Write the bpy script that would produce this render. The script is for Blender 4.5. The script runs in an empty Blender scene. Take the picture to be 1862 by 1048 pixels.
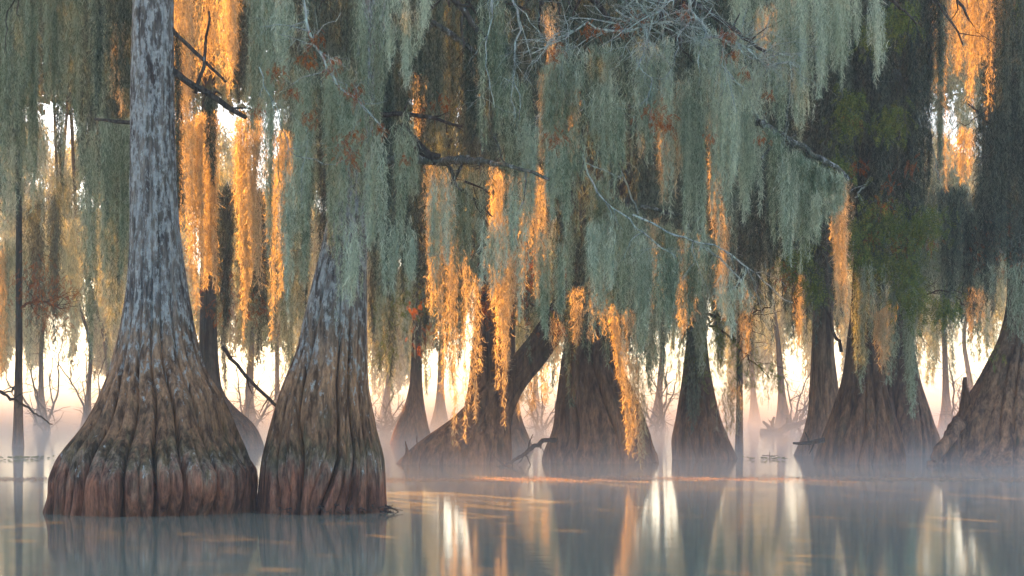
import bpy, math, numpy as np
from mathutils import Vector
R = math.radians
sc = bpy.context.scene
COL = sc.collection
rng = np.random.default_rng(7)

# ------------------------------------------------------------------ camera, sky, sun, exposure
F = 3620.0; HZ = 738.0; CAMH = 1.5           # focal length in photo pixels, horizon row, camera height
cam_d = bpy.data.cameras.new("camera"); cam = bpy.data.objects.new("camera", cam_d); COL.objects.link(cam)
cam.location = (0, 0, CAMH); cam.rotation_euler = (R(90), 0, 0)
cam_d.lens = F / 1862 * 36; cam_d.sensor_width = 36; cam_d.shift_y = (HZ - 524) / 1862
cam_d.clip_start = 0.1; cam_d.clip_end = 6000
sc.camera = cam

SUN_EL, SUN_AZ = 38.0, -28.0                 # azimuth from +Y, negative = left
SD = np.array([math.sin(R(SUN_AZ)) * math.cos(R(SUN_EL)), math.cos(R(SUN_AZ)) * math.cos(R(SUN_EL)), math.sin(R(SUN_EL))])
w = bpy.data.worlds.new("World"); sc.world = w; w.use_nodes = True
nt = w.node_tree; bg = nt.nodes["Background"]
sky = nt.nodes.new("ShaderNodeTexSky"); sky.sky_type = 'NISHITA'; sky.sun_disc = False
sky.sun_elevation = R(SUN_EL); sky.sun_rotation = R(SUN_AZ)
sky.air_density = 1.0; sky.dust_density = 1.3; sky.ozone_density = 1.0
nt.links.new(sky.outputs[0], bg.inputs[0]); bg.inputs[1].default_value = 0.085
sl = bpy.data.lights.new("sun", 'SUN'); sl.energy = 5.0; sl.angle = R(0.5); sl.color = (1.0, 0.37, 0.045)
so = bpy.data.objects.new("sun", sl); COL.objects.link(so)
so.rotation_euler = Vector(SD).to_track_quat('Z', 'Y').to_euler(); so.location = (0, 0, 60)
sc.view_settings.view_transform = 'Standard'; sc.view_settings.look = 'None'
sc.view_settings.exposure = 2.35; sc.view_settings.gamma = 1
cy = sc.cycles
cy.use_denoising = True
cy.max_bounces = 6; cy.diffuse_bounces = 3; cy.glossy_bounces = 3; cy.transmission_bounces = 3
cy.transparent_max_bounces = 6; cy.volume_bounces = 1
cy.sample_clamp_indirect = 6.0
cy.volume_step_rate = 4; cy.volume_max_steps = 64
cy.use_adaptive_sampling = True; cy.adaptive_threshold = 0.02

# ------------------------------------------------------------------ helpers
def P(px, py, D): return np.array([(px - 931) / F * D, D, CAMH + (HZ - py) / F * D])
def base_D(py): return F * CAMH / (py - HZ)

def mesh_obj(name, verts, faces, mat, parent=None, smooth=False, loc=None):
    """faces: (n,k) int array, or list of such arrays"""
    if not isinstance(faces, list): faces = [faces]
    faces = [f for f in faces if len(f)]
    verts = np.asarray(verts, dtype=np.float32)
    if loc is not None: verts = verts - np.asarray(loc, dtype=np.float32)
    me = bpy.data.meshes.new(name)
    me.vertices.add(len(verts)); me.vertices.foreach_set("co", verts.ravel())
    loops = np.concatenate([f.ravel() for f in faces]).astype(np.int32)
    tot = np.concatenate([np.full(len(f), f.shape[1]) for f in faces]).astype(np.int32)
    start = np.concatenate([[0], np.cumsum(tot)[:-1]]).astype(np.int32)
    me.loops.add(len(loops)); me.loops.foreach_set("vertex_index", loops)
    me.polygons.add(len(tot)); me.polygons.foreach_set("loop_start", start)
    if smooth: me.polygons.foreach_set("use_smooth", np.ones(len(tot), dtype=bool))
    me.update(calc_edges=True)
    me.materials.append(mat)
    o = bpy.data.objects.new(name, me); COL.objects.link(o)
    if parent is not None: o.parent = parent
    if loc is not None and parent is None: o.location = loc
    return o

def tag(o, label, cat, group=None, kind=None):
    if label: o['label'] = label
    if cat: o['category'] = cat
    if group: o['group'] = group
    if kind: o['kind'] = kind
    return o

def empty(name, loc):
    e = bpy.data.objects.new(name, None); COL.objects.link(e); e.location = loc; e.empty_display_size = .3
    return e

def vnoise(n, m, sx, sy, seed):
    """smooth periodic-in-first-axis noise, n x m grid, with sx, sy cells"""
    g = np.random.default_rng(seed).normal(size=(sx, sy + 2))
    u = np.arange(n) / n * sx; v = np.linspace(0, sy - .001, m)
    i = u.astype(int); fu = u - i; j = v.astype(int); fv = v - j
    fu = fu * fu * (3 - 2 * fu); fv = fv * fv * (3 - 2 * fv)
    a = g[i % sx][:, j]; b = g[(i + 1) % sx][:, j]; c = g[i % sx][:, j + 1]; d = g[(i + 1) % sx][:, j + 1]
    fu = fu[:, None]; fv = fv[None, :]
    return (a * (1 - fu) + b * fu) * (1 - fv) + (c * (1 - fu) + d * fu) * fv

# ------------------------------------------------------------------ materials
def new_mat(name):
    m = bpy.data.materials.new(name); m.use_nodes = True
    nt = m.node_tree; nt.nodes.clear()
    out = nt.nodes.new("ShaderNodeOutputMaterial")
    return m, nt, out

def N(nt, typ, **kw):
    n = nt.nodes.new(typ)
    for k, v in kw.items():
        if k.startswith('i_'):
            n.inputs[k[2:].replace('_', ' ')].default_value = v
        else: setattr(n, k, v)
    return n

def ramp(nt, fac, stops):
    r = nt.nodes.new("ShaderNodeValToRGB"); nt.links.new(fac, r.inputs[0])
    els = r.color_ramp.elements
    while len(els) > 1: els.remove(els[-1])
    els[0].position = stops[0][0]; els[0].color = (*stops[0][1], 1)
    for p, c in stops[1:]:
        e = els.new(p); e.color = (*c, 1)
    return r

def noise_at(nt, vec, scale, detail=4, rough=.6, stretch=(1, 1, 1)):
    mp = nt.nodes.new("ShaderNodeMapping"); mp.inputs['Scale'].default_value = stretch
    nt.links.new(vec, mp.inputs[0])
    n = nt.nodes.new("ShaderNodeTexNoise"); n.inputs['Scale'].default_value = scale
    n.inputs['Detail'].default_value = detail; n.inputs['Roughness'].default_value = rough
    nt.links.new(mp.outputs[0], n.inputs['Vector'])
    return n.outputs[0]

def mixc(nt, fac, a, b, blend='MIX'):
    m = nt.nodes.new("ShaderNodeMix"); m.data_type = 'RGBA'; m.blend_type = blend
    for s, v in ((m.inputs[0], fac), (m.inputs[6], a), (m.inputs[7], b)):
        if hasattr(v, 'links') or isinstance(v, bpy.types.NodeSocket): nt.links.new(v, s)
        elif isinstance(v, (int, float)): s.default_value = v
        else: s.default_value = (*v, 1)
    return m.outputs[2]

def math_(nt, op, a, b=None, c=None, clamp=False):
    m = nt.nodes.new("ShaderNodeMath"); m.operation = op; m.use_clamp = clamp
    for i, v in enumerate((a, b, c)):
        if v is None: continue
        if isinstance(v, bpy.types.NodeSocket): nt.links.new(v, m.inputs[i])
        else: m.inputs[i].default_value = v
    return m.outputs[0]

def fiber_mat(name, dark, mid, light, trans, scale=3.0, tcol=None, tfac=.45):
    """moss / leaf material: patchy colour, part of the light passes through"""
    m, nt, out = new_mat(name)
    g = N(nt, "ShaderNodeNewGeometry"); oi = N(nt, "ShaderNodeObjectInfo")
    n1 = noise_at(nt, g.outputs['Position'], scale, 3, .6, (1, 1, .25))
    n2 = noise_at(nt, g.outputs['Position'], scale * 6, 2, .6, (1, 1, .5))
    n3 = noise_at(nt, g.outputs['Position'], scale * 4.5, 2, .6, (1, 1, .045))
    f = math_(nt, 'ADD', math_(nt, 'ADD', math_(nt, 'MULTIPLY', n1, .5), math_(nt, 'MULTIPLY', n2, .3)), math_(nt, 'MULTIPLY', n3, .2))
    f = math_(nt, 'ADD', f, math_(nt, 'MULTIPLY', math_(nt, 'SUBTRACT', n3, .5), .9))
    f = math_(nt, 'ADD', f, math_(nt, 'MULTIPLY', math_(nt, 'SUBTRACT', g.outputs['Random Per Island'], .5), .55))
    f = math_(nt, 'ADD', f, math_(nt, 'MULTIPLY', math_(nt, 'SUBTRACT', oi.outputs['Random'], .5), .15))
    r = ramp(nt, f, [(.25, dark), (.5, mid), (.75, light)])
    d = N(nt, "ShaderNodeBsdfDiffuse"); t = N(nt, "ShaderNodeBsdfTranslucent")
    nt.links.new(r.outputs[0], d.inputs[0])
    if tcol is None: nt.links.new(r.outputs[0], t.inputs[0])
    else: t.inputs[0].default_value = (*tcol, 1)
    mx = N(nt, "ShaderNodeMixShader"); mx.inputs[0].default_value = tfac
    nt.links.new(d.outputs[0], mx.inputs[1]); nt.links.new(t.outputs[0], mx.inputs[2])
    nt.links.new(mx.outputs[0], out.inputs[0])
    return m

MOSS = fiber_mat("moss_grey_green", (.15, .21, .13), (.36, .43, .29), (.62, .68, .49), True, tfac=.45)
MOSS_D = fiber_mat("moss_shaded_green", (.035, .06, .045), (.11, .155, .11), (.27, .33, .235), True, tfac=.5)  # darker copy of the moss, shade put into its colour
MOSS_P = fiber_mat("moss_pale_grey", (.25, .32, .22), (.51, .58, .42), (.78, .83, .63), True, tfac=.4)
MOSS_G = fiber_mat("moss_sunlit_tan", (.42, .37, .23), (.62, .54, .34), (.78, .70, .46), True, tfac=.68)  # warm bright copy of the moss, sunlight put into its colour
LEAF_R = fiber_mat("leaf_rust", (.22, .06, .02), (.38, .11, .03), (.50, .20, .05), True, scale=8, tfac=.4)
LEAF_G = fiber_mat("leaf_green", (.09, .14, .04), (.18, .26, .06), (.34, .36, .09), True, scale=8, tfac=.4)
SUN_STREAK = fiber_mat("sun_streak_orange", (.50, .33, .20), (.66, .45, .28), (.78, .56, .38), True, scale=3, tfac=.2)  # orange of the sunlight streak, put into the flecks' colour
LEAF_C = fiber_mat("leaf_sun_gate", (.04, .06, .03), (.06, .09, .04), (.10, .12, .05), True, scale=2, tfac=.15)

def bark_mat(name, zones, lichen, fibre=9.0, bump=.6, top_lichen=True):
    """zones: list of (height m, colour) up the trunk; lichen: amount of pale crust; zone edges broken by noise"""
    m, nt, out = new_mat(name)
    tc = N(nt, "ShaderNodeTexCoord"); ob = tc.outputs['Object']
    sx = N(nt, "ShaderNodeSeparateXYZ"); nt.links.new(ob, sx.inputs[0])
    nz = noise_at(nt, ob, 1.6, 4, .65, (1.6, 1.6, .6))
    nz2 = noise_at(nt, ob, 6.5, 4, .7, (1.5, 1.5, .35))
    z = math_(nt, 'ADD', math_(nt, 'ADD', sx.outputs[2], math_(nt, 'MULTIPLY', math_(nt, 'SUBTRACT', nz, .5), .9)), math_(nt, 'MULTIPLY', math_(nt, 'SUBTRACT', nz2, .5), 1.15))
    H = zones[-1][0]
    r = ramp(nt, math_(nt, 'DIVIDE', z, H), [(h / H, c) for h, c in zones])
    fib = noise_at(nt, ob, fibre, 5, .65, (1, 1, .09))
    fine = noise_at(nt, ob, fibre * 3.2, 4, .7, (1, 1, .2))
    col = mixc(nt, .75, r.outputs[0], ramp(nt, fib, [(.38, (.14, .12, .12)), (.48, (.85, .85, .85)), (.62, (1.6, 1.55, 1.45))]).outputs[0], 'MULTIPLY')
    col = mixc(nt, .6, col, ramp(nt, fine, [(.36, (.3, .28, .28)), (.52, (1, 1, 1)), (.68, (1.6, 1.6, 1.55))]).outputs[0], 'MULTIPLY')
    # reddish and mossy stains
    st = noise_at(nt, ob, 2.4, 3, .6, (1, 1, .5))
    col = mixc(nt, ramp(nt, st, [(.58, (0, 0, 0)), (.68, (.5, .5, .5))]).outputs[0], col, (.075, .075, .045))
    # crustose lichen patches, more of it high up
    ln = noise_at(nt, ob, 13.0, 6, .75, (1, 1, .32))
    lh = ramp(nt, math_(nt, 'DIVIDE', z, H), [(p, (v, v, v)) for p, v in lichen])
    th = math_(nt, 'SUBTRACT', math_(nt, 'ADD', ln, math_(nt, 'MULTIPLY', lh.outputs[0], .30)), .68)
    lf = math_(nt, 'MULTIPLY', th, 14, clamp=True)
    lcol = ramp(nt, noise_at(nt, ob, 14, 2, .5), [(.35, (.34, .36, .34)), (.6, (.50, .52, .48)), (.72, (.64, .66, .58))])
    col = mixc(nt, math_(nt, 'MULTIPLY', lf, .8), col, lcol.outputs[0])
    b = N(nt, "ShaderNodeBsdfPrincipled"); b.inputs['Roughness'].default_value = .85
    b.inputs['Specular IOR Level'].default_value = .25
    nt.links.new(col, b.inputs['Base Color'])
    bp = N(nt, "ShaderNodeBump"); bp.inputs['Strength'].default_value = bump; bp.inputs['Distance'].default_value = .12
    nt.links.new(math_(nt, 'ADD', fib, math_(nt, 'MULTIPLY', fine, .5)), bp.inputs['Height'])
    nt.links.new(bp.outputs[0], b.inputs['Normal'])
    nt.links.new(b.outputs[0], out.inputs[0])
    return m

BARK_F = bark_mat("bark_front", [(0, (.15, .065, .035)), (.35, (.26, .11, .065)), (.62, (.25, .15, .10)), (.72, (.25, .19, .13)), (.86, (.12, .09, .045)),
                                 (1.1, (.25, .14, .075)), (1.9, (.32, .185, .10)), (2.5, (.24, .17, .115)), (3.0, (.18, .165, .145)), (4.0, (.18, .165, .14)), (8, (.16, .15, .125))],
                  [(0, .0), (.07, .1), (.085, .45), (.10, .1), (.15, .2), (.22, .42), (.34, .62), (.5, .70), (1, .68)])
BARK_M = bark_mat("bark_brown", [(0, (.26, .12, .06)), (.8, (.25, .13, .07)), (1.6, (.17, .10, .06)), (3.0, (.09, .07, .05)), (5, (.06, .065, .055)), (12, (.05, .06, .05))],
                  [(0, .05), (1, .12)], fibre=5.0, bump=.8)
BARK_W = bark_mat("bark_warm", [(0, (.34, .17, .09)), (1.2, (.33, .19, .11)), (3.0, (.18, .13, .08)), (5, (.07, .075, .06)), (12, (.06, .07, .055))],
                  [(0, .05), (1, .12)], fibre=5.0, bump=.8)
WOOD_L = bark_mat("branch_lichen", [(0, (.34, .42, .36)), (6, (.40, .50, .43)), (12, (.38, .48, .42))], [(0, .6), (1, .6)], fibre=20, bump=.5)
WOOD_M = bark_mat("branch_mossy", [(0, (.10, .11, .08)), (6, (.12, .13, .10)), (12, (.12, .13, .10))], [(0, .45), (1, .5)], fibre=20, bump=.5)
WOOD_D = bark_mat("branch_dark", [(0, (.07, .055, .045)), (6, (.08, .075, .06)), (12, (.07, .07, .06))], [(0, .2), (1, .3)], fibre=20, bump=.5)

def water_mat():
    m, nt, out = new_mat("swamp_water")
    g = N(nt, "ShaderNodeNewGeometry")
    n1 = noise_at(nt, g.outputs['Position'], 1.0, 2, .5, (.6, .8, 1))
    n2 = noise_at(nt, g.outputs['Position'], 4.5, 2, .5, (.6, .9, 1))
    bp = N(nt, "ShaderNodeBump"); bp.inputs['Strength'].default_value = .055; bp.inputs['Distance'].default_value = .03
    nt.links.new(math_(nt, 'ADD', n1, math_(nt, 'MULTIPLY', n2, .35)), bp.inputs['Height'])
    b = N(nt, "ShaderNodeBsdfPrincipled")
    b.inputs['Base Color'].default_value = (.32, .36, .27, 1); b.inputs['Roughness'].default_value = .07
    b.inputs['IOR'].default_value = 1.4
    nt.links.new(bp.outputs[0], b.inputs['Normal']); nt.links.new(b.outputs[0], out.inputs[0])
    return m

# ------------------------------------------------------------------ setting: water, haze, mist
def sheet(name, x0, x1, y0, y1, z, mat, kind):
    v = [(x0, y0, z), (x1, y0, z), (x1, y1, z), (x0, y1, z)]
    return tag(mesh_obj(name, v, np.array([[0, 1, 2, 3]]), mat), None, None, None, kind)
wt = sheet("water", -3000, 3000, -400, 5000, 0, water_mat(), 'structure')
tag(wt, "still grey-green swamp water with blurred reflections", "water")

def vol_box(name, x0, x1, y0, y1, z0, z1, dens, col, aniso):
    v = [(x, y, z) for z in (z0, z1) for y in (y0, y1) for x in (x0, x1)]
    f = np.array([[0, 2, 3, 1], [4, 5, 7, 6], [0, 1, 5, 4], [2, 6, 7, 3], [0, 4, 6, 2], [1, 3, 7, 5]])
    m, nt, out = new_mat(name)
    pv = N(nt, "ShaderNodeVolumePrincipled"); pv.inputs['Density'].default_value = dens
    pv.inputs['Color'].default_value = (*col, 1); pv.inputs['Anisotropy'].default_value = aniso
    nt.links.new(pv.outputs[0], out.inputs['Volume'])
    o = mesh_obj(name, v, f, m)
    o['kind'] = 'stuff'
    return o
HAZE = True
if HAZE:
    tag(vol_box("haze", -150, 150, -12, 330, -1, 48, .0011, (.93, .96, 1.0), .1), "thin pale morning haze filling the air of the swamp", "haze")
    mist = vol_box("mist", -110, 110, 24, 300, .03, 9, .05, (.93, .97, 1), .0)
    tag(mist, "low white mist lying on the far water", "mist")
    nt = mist.active_material.node_tree; pv = [n for n in nt.nodes if n.type == 'PRINCIPLED_VOLUME'][0]
    g = N(nt, "ShaderNodeNewGeometry"); sx = N(nt, "ShaderNodeSeparateXYZ"); nt.links.new(g.outputs['Position'], sx.inputs[0])
    hz_ = math_(nt, 'EXPONENT', math_(nt, 'MULTIPLY', sx.outputs[2], -.75))
    fy = math_(nt, 'MULTIPLY', math_(nt, 'SUBTRACT', sx.outputs[1], 50), 1 / 45)
    fy = math_(nt, 'MINIMUM', math_(nt, 'MAXIMUM', fy, 0), 1.3)
    lo = math_(nt, 'MULTIPLY', math_(nt, 'EXPONENT', math_(nt, 'MULTIPLY', sx.outputs[2], -2.8)), math_(nt, 'MULTIPLY', math_(nt, 'SUBTRACT', sx.outputs[1], 24), 1 / 12, clamp=True))
    nt.links.new(math_(nt, 'ADD', math_(nt, 'MULTIPLY', math_(nt, 'MULTIPLY', hz_, fy), .024), math_(nt, 'MULTIPLY', lo, .042)), pv.inputs['Density'])
    mist.active_material.cycles.homogeneous_volume = False

# ------------------------------------------------------------------ trunks
def smooth1(a, k):
    if k < 1: return a
    ker = np.ones(2 * k + 1) / (2 * k + 1)
    return np.convolve(np.pad(a, k, mode='edge'), ker, mode='valid')

def trunk_mesh(slices, D, lobes, amp, ztop=None, na=240, nz=160, seed=1, fade=3.0, depth=1.0, rough=.02, warp=.18, sink=.25):
    """slices: (row, left, right) in photo pixels at distance D, bottom first. Returns verts, faces, axis line."""
    r_ = np.random.default_rng(seed)
    z = np.array([CAMH + (HZ - s[0]) / F * D for s in slices]); z[0] = min(z[0], 0.0)
    xl = np.array([(s[1] - 931) / F * D for s in slices]); xr = np.array([(s[2] - 931) / F * D for s in slices])
    if ztop:
        z = np.append(z, ztop); k = (ztop - z[-2]); 
        cx_ = (xl[-1] + xr[-1]) / 2; hw = (xr[-1] - xl[-1]) / 2 * .75
        sl_ = ((xl[-1] + xr[-1]) - (xl[-2] + xr[-2])) / 2 / max(.1, (z[-2] - z[-3])) * .5
        xl = np.append(xl, cx_ + sl_ * k - hw); xr = np.append(xr, cx_ + sl_ * k + hw)
    zz = np.concatenate([[-sink], np.linspace(0, 1, nz - 1) ** 1.35 * z[-1]])
    c = smooth1(np.interp(zz, z, (xl + xr) / 2), 3); h = smooth1(np.interp(zz, z, (xr - xl) / 2), 3)
    # lobe layout
    cut = np.sort((np.arange(lobes) + r_.uniform(-.32, .32, lobes)) / lobes)
    la = r_.uniform(.4, 1.0, lobes)
    th = np.arange(na) / na
    A = vnoise(na, nz, 9, 5, seed + 5) * warp / lobes * 2
    T = (th[:, None] + A + .012 * np.sin(zz[None, :] * 1.3 + seed)) % 1.0
    idx = np.searchsorted(cut, T) % lobes
    lo = cut[idx - 1]; hi = cut[idx]; wd = (hi - lo) % 1.0
    u = ((T - lo) % 1.0) / wd
    low = np.exp(-(zz / .95) ** 2)[None, :]
    prof = np.sqrt(np.clip(1 - np.abs(2 * u - 1) ** (3.4 + 5 * low), 0, 1))
    prof2 = np.sqrt(np.clip(1 - np.abs(2 * ((u * 2) % 1) - 1) ** 3, 0, 1))
    g = np.exp(-(zz / fade) ** 2)[None, :]
    g2 = np.exp(-(zz / (fade * .7)) ** 2)[None, :]
    a = amp * (g * .9 + .10) * la[idx] * (1 - .25 * low)
    rad = 1 - a * (1 - prof) - amp * .22 * g2 * (1 - prof2) * (wd > .8 / lobes)
    rad = rad + vnoise(na, nz, 60, 9, seed + 1) * rough * .5 + vnoise(na, nz, 14, 12, seed + 2) * rough + vnoise(na, nz, 5, 7, seed + 3) * rough * .8
    if na > 100: rad += vnoise(na, nz, na // 3, 4, seed + 8) * rough * .35 + vnoise(na, nz, na // 6, 6, seed + 9) * rough * .5
    ang = th[:, None] * 2 * np.pi
    mx = np.cos(ang) * rad
    sR = 1 / np.maximum(.6, mx.max(0)); sL = 1 / np.maximum(.6, -mx.min(0))
    s = np.where(np.cos(ang) > 0, sR[None, :], sL[None, :])
    bl = np.clip(np.cos(ang) * 3, -1, 1); s = sL[None, :] * (1 - bl) / 2 + sR[None, :] * (1 + bl) / 2
    X = c[None, :] + h[None, :] * rad * s * np.cos(ang)
    Y = D + h[None, :] * rad * s * np.sin(ang) * depth
    Z = np.broadcast_to(zz[None, :], X.shape)
    V = np.stack([X, Y, Z], -1).reshape(-1, 3)
    i = np.arange(na)[:, None]; j = np.arange(nz - 1)[None, :]; i2 = (i + 1) % na
    Fc = np.stack([i * nz + j, i2 * nz + j, i2 * nz + j + 1, i * nz + j + 1], -1).reshape(-1, 4)
    cap = np.array([[k * nz + nz - 1 for k in range(na)]])
    return V, [Fc, cap], (zz, c, h)

def tube(pts, radii, sides=6, seed=0, wob=.0):
    pts = np.asarray(pts, float); n = len(pts); radii = np.interp(np.linspace(0, 1, n), np.linspace(0, 1, len(radii)), radii)
    d = np.gradient(pts, axis=0); d /= np.linalg.norm(d, axis=1)[:, None] + 1e-9
    up = np.where(np.abs(d[:, 2:3]) > .85, np.array([[1., 0, 0]]), np.array([[0, 0, 1.]]))
    a = np.cross(d, up); a /= np.linalg.norm(a, axis=1)[:, None] + 1e-9; b = np.cross(d, a)
    th = np.arange(sides) / sides * 2 * np.pi
    rr = radii[:, None] * (1 + wob * np.random.default_rng(seed).normal(size=(n, sides)))
    V = pts[:, None, :] + rr[..., None] * (np.cos(th)[None, :, None] * a[:, None, :] + np.sin(th)[None, :, None] * b[:, None, :])
    i = np.arange(n - 1)[:, None]; j = np.arange(sides)[None, :]; j2 = (j + 1) % sides
    Fc = np.stack([i * sides + j, i * sides + j2, (i + 1) * sides + j2, (i + 1) * sides + j], -1).reshape(-1, 4)
    caps = np.array([[k for k in range(sides)][::-1], [(n - 1) * sides + k for k in range(sides)]])
    return V.reshape(-1, 3), Fc, caps

class MB:
    def __init__(s): s.v = []; s.f = []; s.n = 0
    def add(s, V, *Fs):
        s.v.append(V)
        for f in Fs: s.f.append(np.asarray(f) + s.n)
        s.n += len(V)
    def build(s, name, mat, parent=None, smooth=True, loc=None):
        by = {}
        for f in s.f: by.setdefault(f.shape[1], []).append(f)
        return mesh_obj(name, np.concatenate(s.v), [np.concatenate(q) for q in by.values()], mat, parent, smooth, loc)

def resample(pts, step):
    pts = np.asarray(pts, float); L = np.concatenate([[0], np.cumsum(np.linalg.norm(np.diff(pts, axis=0), axis=1))])
    n = max(3, int(L[-1] / step) + 1); t = np.linspace(0, L[-1], n)
    return np.stack([np.interp(t, L, pts[:, k]) for k in range(3)], -1)

def grow(mb, pts, r0, r1, r_, step=.12, wig=.02, kids=0, klen=(.3, .8), level=1, droop=.1, sides=6, spread=.9):
    """a wiggly tapering branch and its side twigs into one mesh builder"""
    p = resample(pts, step); n = len(p)
    w_ = np.cumsum(r_.normal(size=(n, 3)), axis=0) * wig * math.sqrt(step); w_ -= np.linspace(0, 1, n)[:, None] * w_[-1] + (1 - np.linspace(0, 1, n)[:, None]) * w_[0]
    p = p + w_ + r_.normal(size=(n, 3)) * wig * .12
    mb.add(*tube(p, [r0, r1], sides, int(r_.integers(1e6)), .08))
    for k in range(kids):
        t = r_.uniform(.12, .98); i = int(t * (n - 1)); q = p[i]
        d = p[min(n - 1, i + 1)] - p[max(0, i - 1)]; d /= np.linalg.norm(d) + 1e-9
        e = r_.normal(size=3); e[2] -= droop; e /= np.linalg.norm(e)
        dd = d * .6 + e * spread; dd /= np.linalg.norm(dd)
        L = r_.uniform(*klen); rr = (r0 + (r1 - r0) * t) * .55
        m = 5; tt = np.linspace(0, 1, m)[:, None]
        q2 = q + dd * L * tt + np.array([0, 0, -1.]) * L * droop * tt ** 2 + np.cumsum(r_.normal(size=(m, 3)), 0) * L * .06 * (tt > 0)
        grow(mb, q2, rr, max(.0016, rr * .35), r_, step, wig * .7, int(kids * .35) if level > 0 else 0, (klen[0] * .4, klen[1] * .5), level - 1, droop, max(4, sides - 1), spread)
    return p

def px_line(l, D):
    out = []
    for q in l: out.append(P(q[0], q[1], q[2] if len(q) > 2 else D))
    return out

# ------------------------------------------------------------------ moss
def moss_verts(x0, x1, top, bot, D, dens=1., thick=.5, r_=None, group=26, colw=5.0, fw=.95, fl=19., rag=.35, skew=0.0, beard=0.0):
    s = D / F; W = x1 - x0
    tops = np.atleast_1d(np.asarray(top, float)); bots = np.atleast_1d(np.asarray(bot, float))
    ng = max(1, int(W / group * 2.0))
    gx = r_.uniform(0, 1, ng); gl = 1 - rag * r_.uniform(0, 1, ng) ** 1.3
    if ng == 1: gx[:] = .5; gl[:] = 1
    gd = r_.uniform(-.5, .5, ng) * thick
    nc = max(3, int(W / 2.6))
    gi = r_.integers(0, ng, nc)
    off = r_.normal(size=nc) * min(group, W) * .34
    cxp = x0 + gx[gi] * W + off
    cxp = np.where((cxp < x0 - 6) | (cxp > x1 + 6), x0 + r_.uniform(0, 1, nc) * W, cxp)
    f = np.clip((cxp - x0) / max(W, 1), 0, 1)
    ct = np.interp(f, np.linspace(0, 1, len(tops)), tops) + r_.normal(size=nc) * 5 + (np.abs(r_.normal(size=nc)) * 34 if beard else 0)
    cb = np.interp(f, np.linspace(0, 1, len(bots)), bots)
    L = (cb - ct) * gl[gi] * np.exp(-(off / (min(group, W) * .55)) ** 2 * .5) * r_.uniform(.82, 1.04, nc)
    L = np.maximum(L, 25)
    cd = D + gd[gi] + r_.normal(size=nc) * .06 * thick
    cr = colw * r_.uniform(.7, 1.4, nc)
    nf = np.maximum(4, (L * cr * .165 * dens).astype(int))
    ci = np.repeat(np.arange(nc), nf); n = len(ci)
    t = r_.uniform(0, 1, n) ** (.75 if beard else .92)
    taper = np.clip(1.25 * np.sqrt(np.clip(1 - t, 0, 1)), .12, 1) * (0.75 + .25 * np.sin(t * 9 + ci * 1.7))
    ph = r_.uniform(0, 6.28, (nc, 2))
    wv = np.sin(t * (L[ci] / 70) + ph[ci, 0]) * 3.0 * t + np.sin(t * (L[ci] / 23) + ph[ci, 1]) * 1.2
    rad = cr[ci] * taper
    rad = rad * np.where(r_.uniform(size=n) < .14, 2.0, 1.0)
    px = cxp[ci] + wv + r_.normal(size=n) * rad * .55 + skew * t * L[ci]
    py = ct[ci] + t * L[ci]
    if beard:
        xm = (x0 + x1) / 2; o_ = (px - xm) / max(W, 1) * 2
        py = py + beard * 30 * o_ ** 2; px = xm + (px - xm) * (1 - beard * .45 * np.clip((py - tops.min()) / (bots.max() - tops.min()), 0, 1))
    pd = cd[ci] + r_.normal(size=n) * rad * .55 * s
    p = np.stack([(px - 931) * s, pd, CAMH + (HZ - py) * s], -1)
    l = fl * s * r_.uniform(.5, 1.4, n) * (1 - .3 * t)
    d = r_.normal(size=(n, 3)) * np.array([.42, .42, .25]) + np.array([0, 0, -1.0]); d /= np.linalg.norm(d, axis=1)[:, None]
    a = r_.uniform(0, 2 * np.pi, n); wd = np.stack([np.cos(a), np.sin(a) * .7, r_.normal(size=n) * .2], -1)
    wdt = fw * s * r_.uniform(.5, 1.3, n)
    bend = r_.normal(size=(n, 3)) * .85
    K = 3; rows = [p]
    for k in range(K):
        if k: bend = bend * .4 + r_.normal(size=(n, 3)) * .6
        rows.append(rows[-1] + d * (l / K)[:, None])
        d = d + bend; d /= np.linalg.norm(d, axis=1)[:, None]
    V = []
    for k, q in enumerate(rows):
        ww = (wd * (wdt * (.5 if k in (0,) else 1. if k < K else .25))[:, None]) * .5
        V += [q - ww, q + ww]
    V = np.stack(V, 1)               # n, 8, 3
    b = (np.arange(n) * 2 * (K + 1))[:, None]
    Fc = np.concatenate([b + np.array([[2 * k, 2 * k + 1, 2 * k + 3, 2 * k + 2]]) for k in range(K)], 0)
    return V.reshape(-1, 3), Fc

LIT = []
QUEUE = []
def moss(label, x0, x1, top, bot, D, mat=None, lit=None, group=None, group_=26, **kw):
    """note one curtain of moss; all are built together once every sunlit patch is known"""
    if lit:
        for q in (lit if isinstance(lit, list) else [lit]):
            if q is True: LIT.append((x0 - 6, x1 + 6, float(np.min(top)) - 10, float(np.max(bot)) + 10, D))
            else: LIT.append((*q, D))
    QUEUE.append((label, x0, x1, top, bot, D, mat or MOSS, group, group_, kw))

def sun_path(p, margin, back=0.0):
    """which points stand between the sun and a sunlit patch"""
    hit = np.zeros(len(p), bool)
    for (x0, x1, y0, y1, D) in LIT:
        t = (p[:, 1] - D) / SD[1]; h = p - t[:, None] * SD[None, :]
        hx = 931 + h[:, 0] / D * F; hy = HZ - (h[:, 2] - CAMH) / D * F; m_ = margin / D * F * (1 if D > 42 else .2)
        hit |= (t > back) & (hx > x0 - m_) & (hx < x1 + m_) & (hy > y0 - m_) & (hy < y1 + m_)
    return hit

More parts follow.
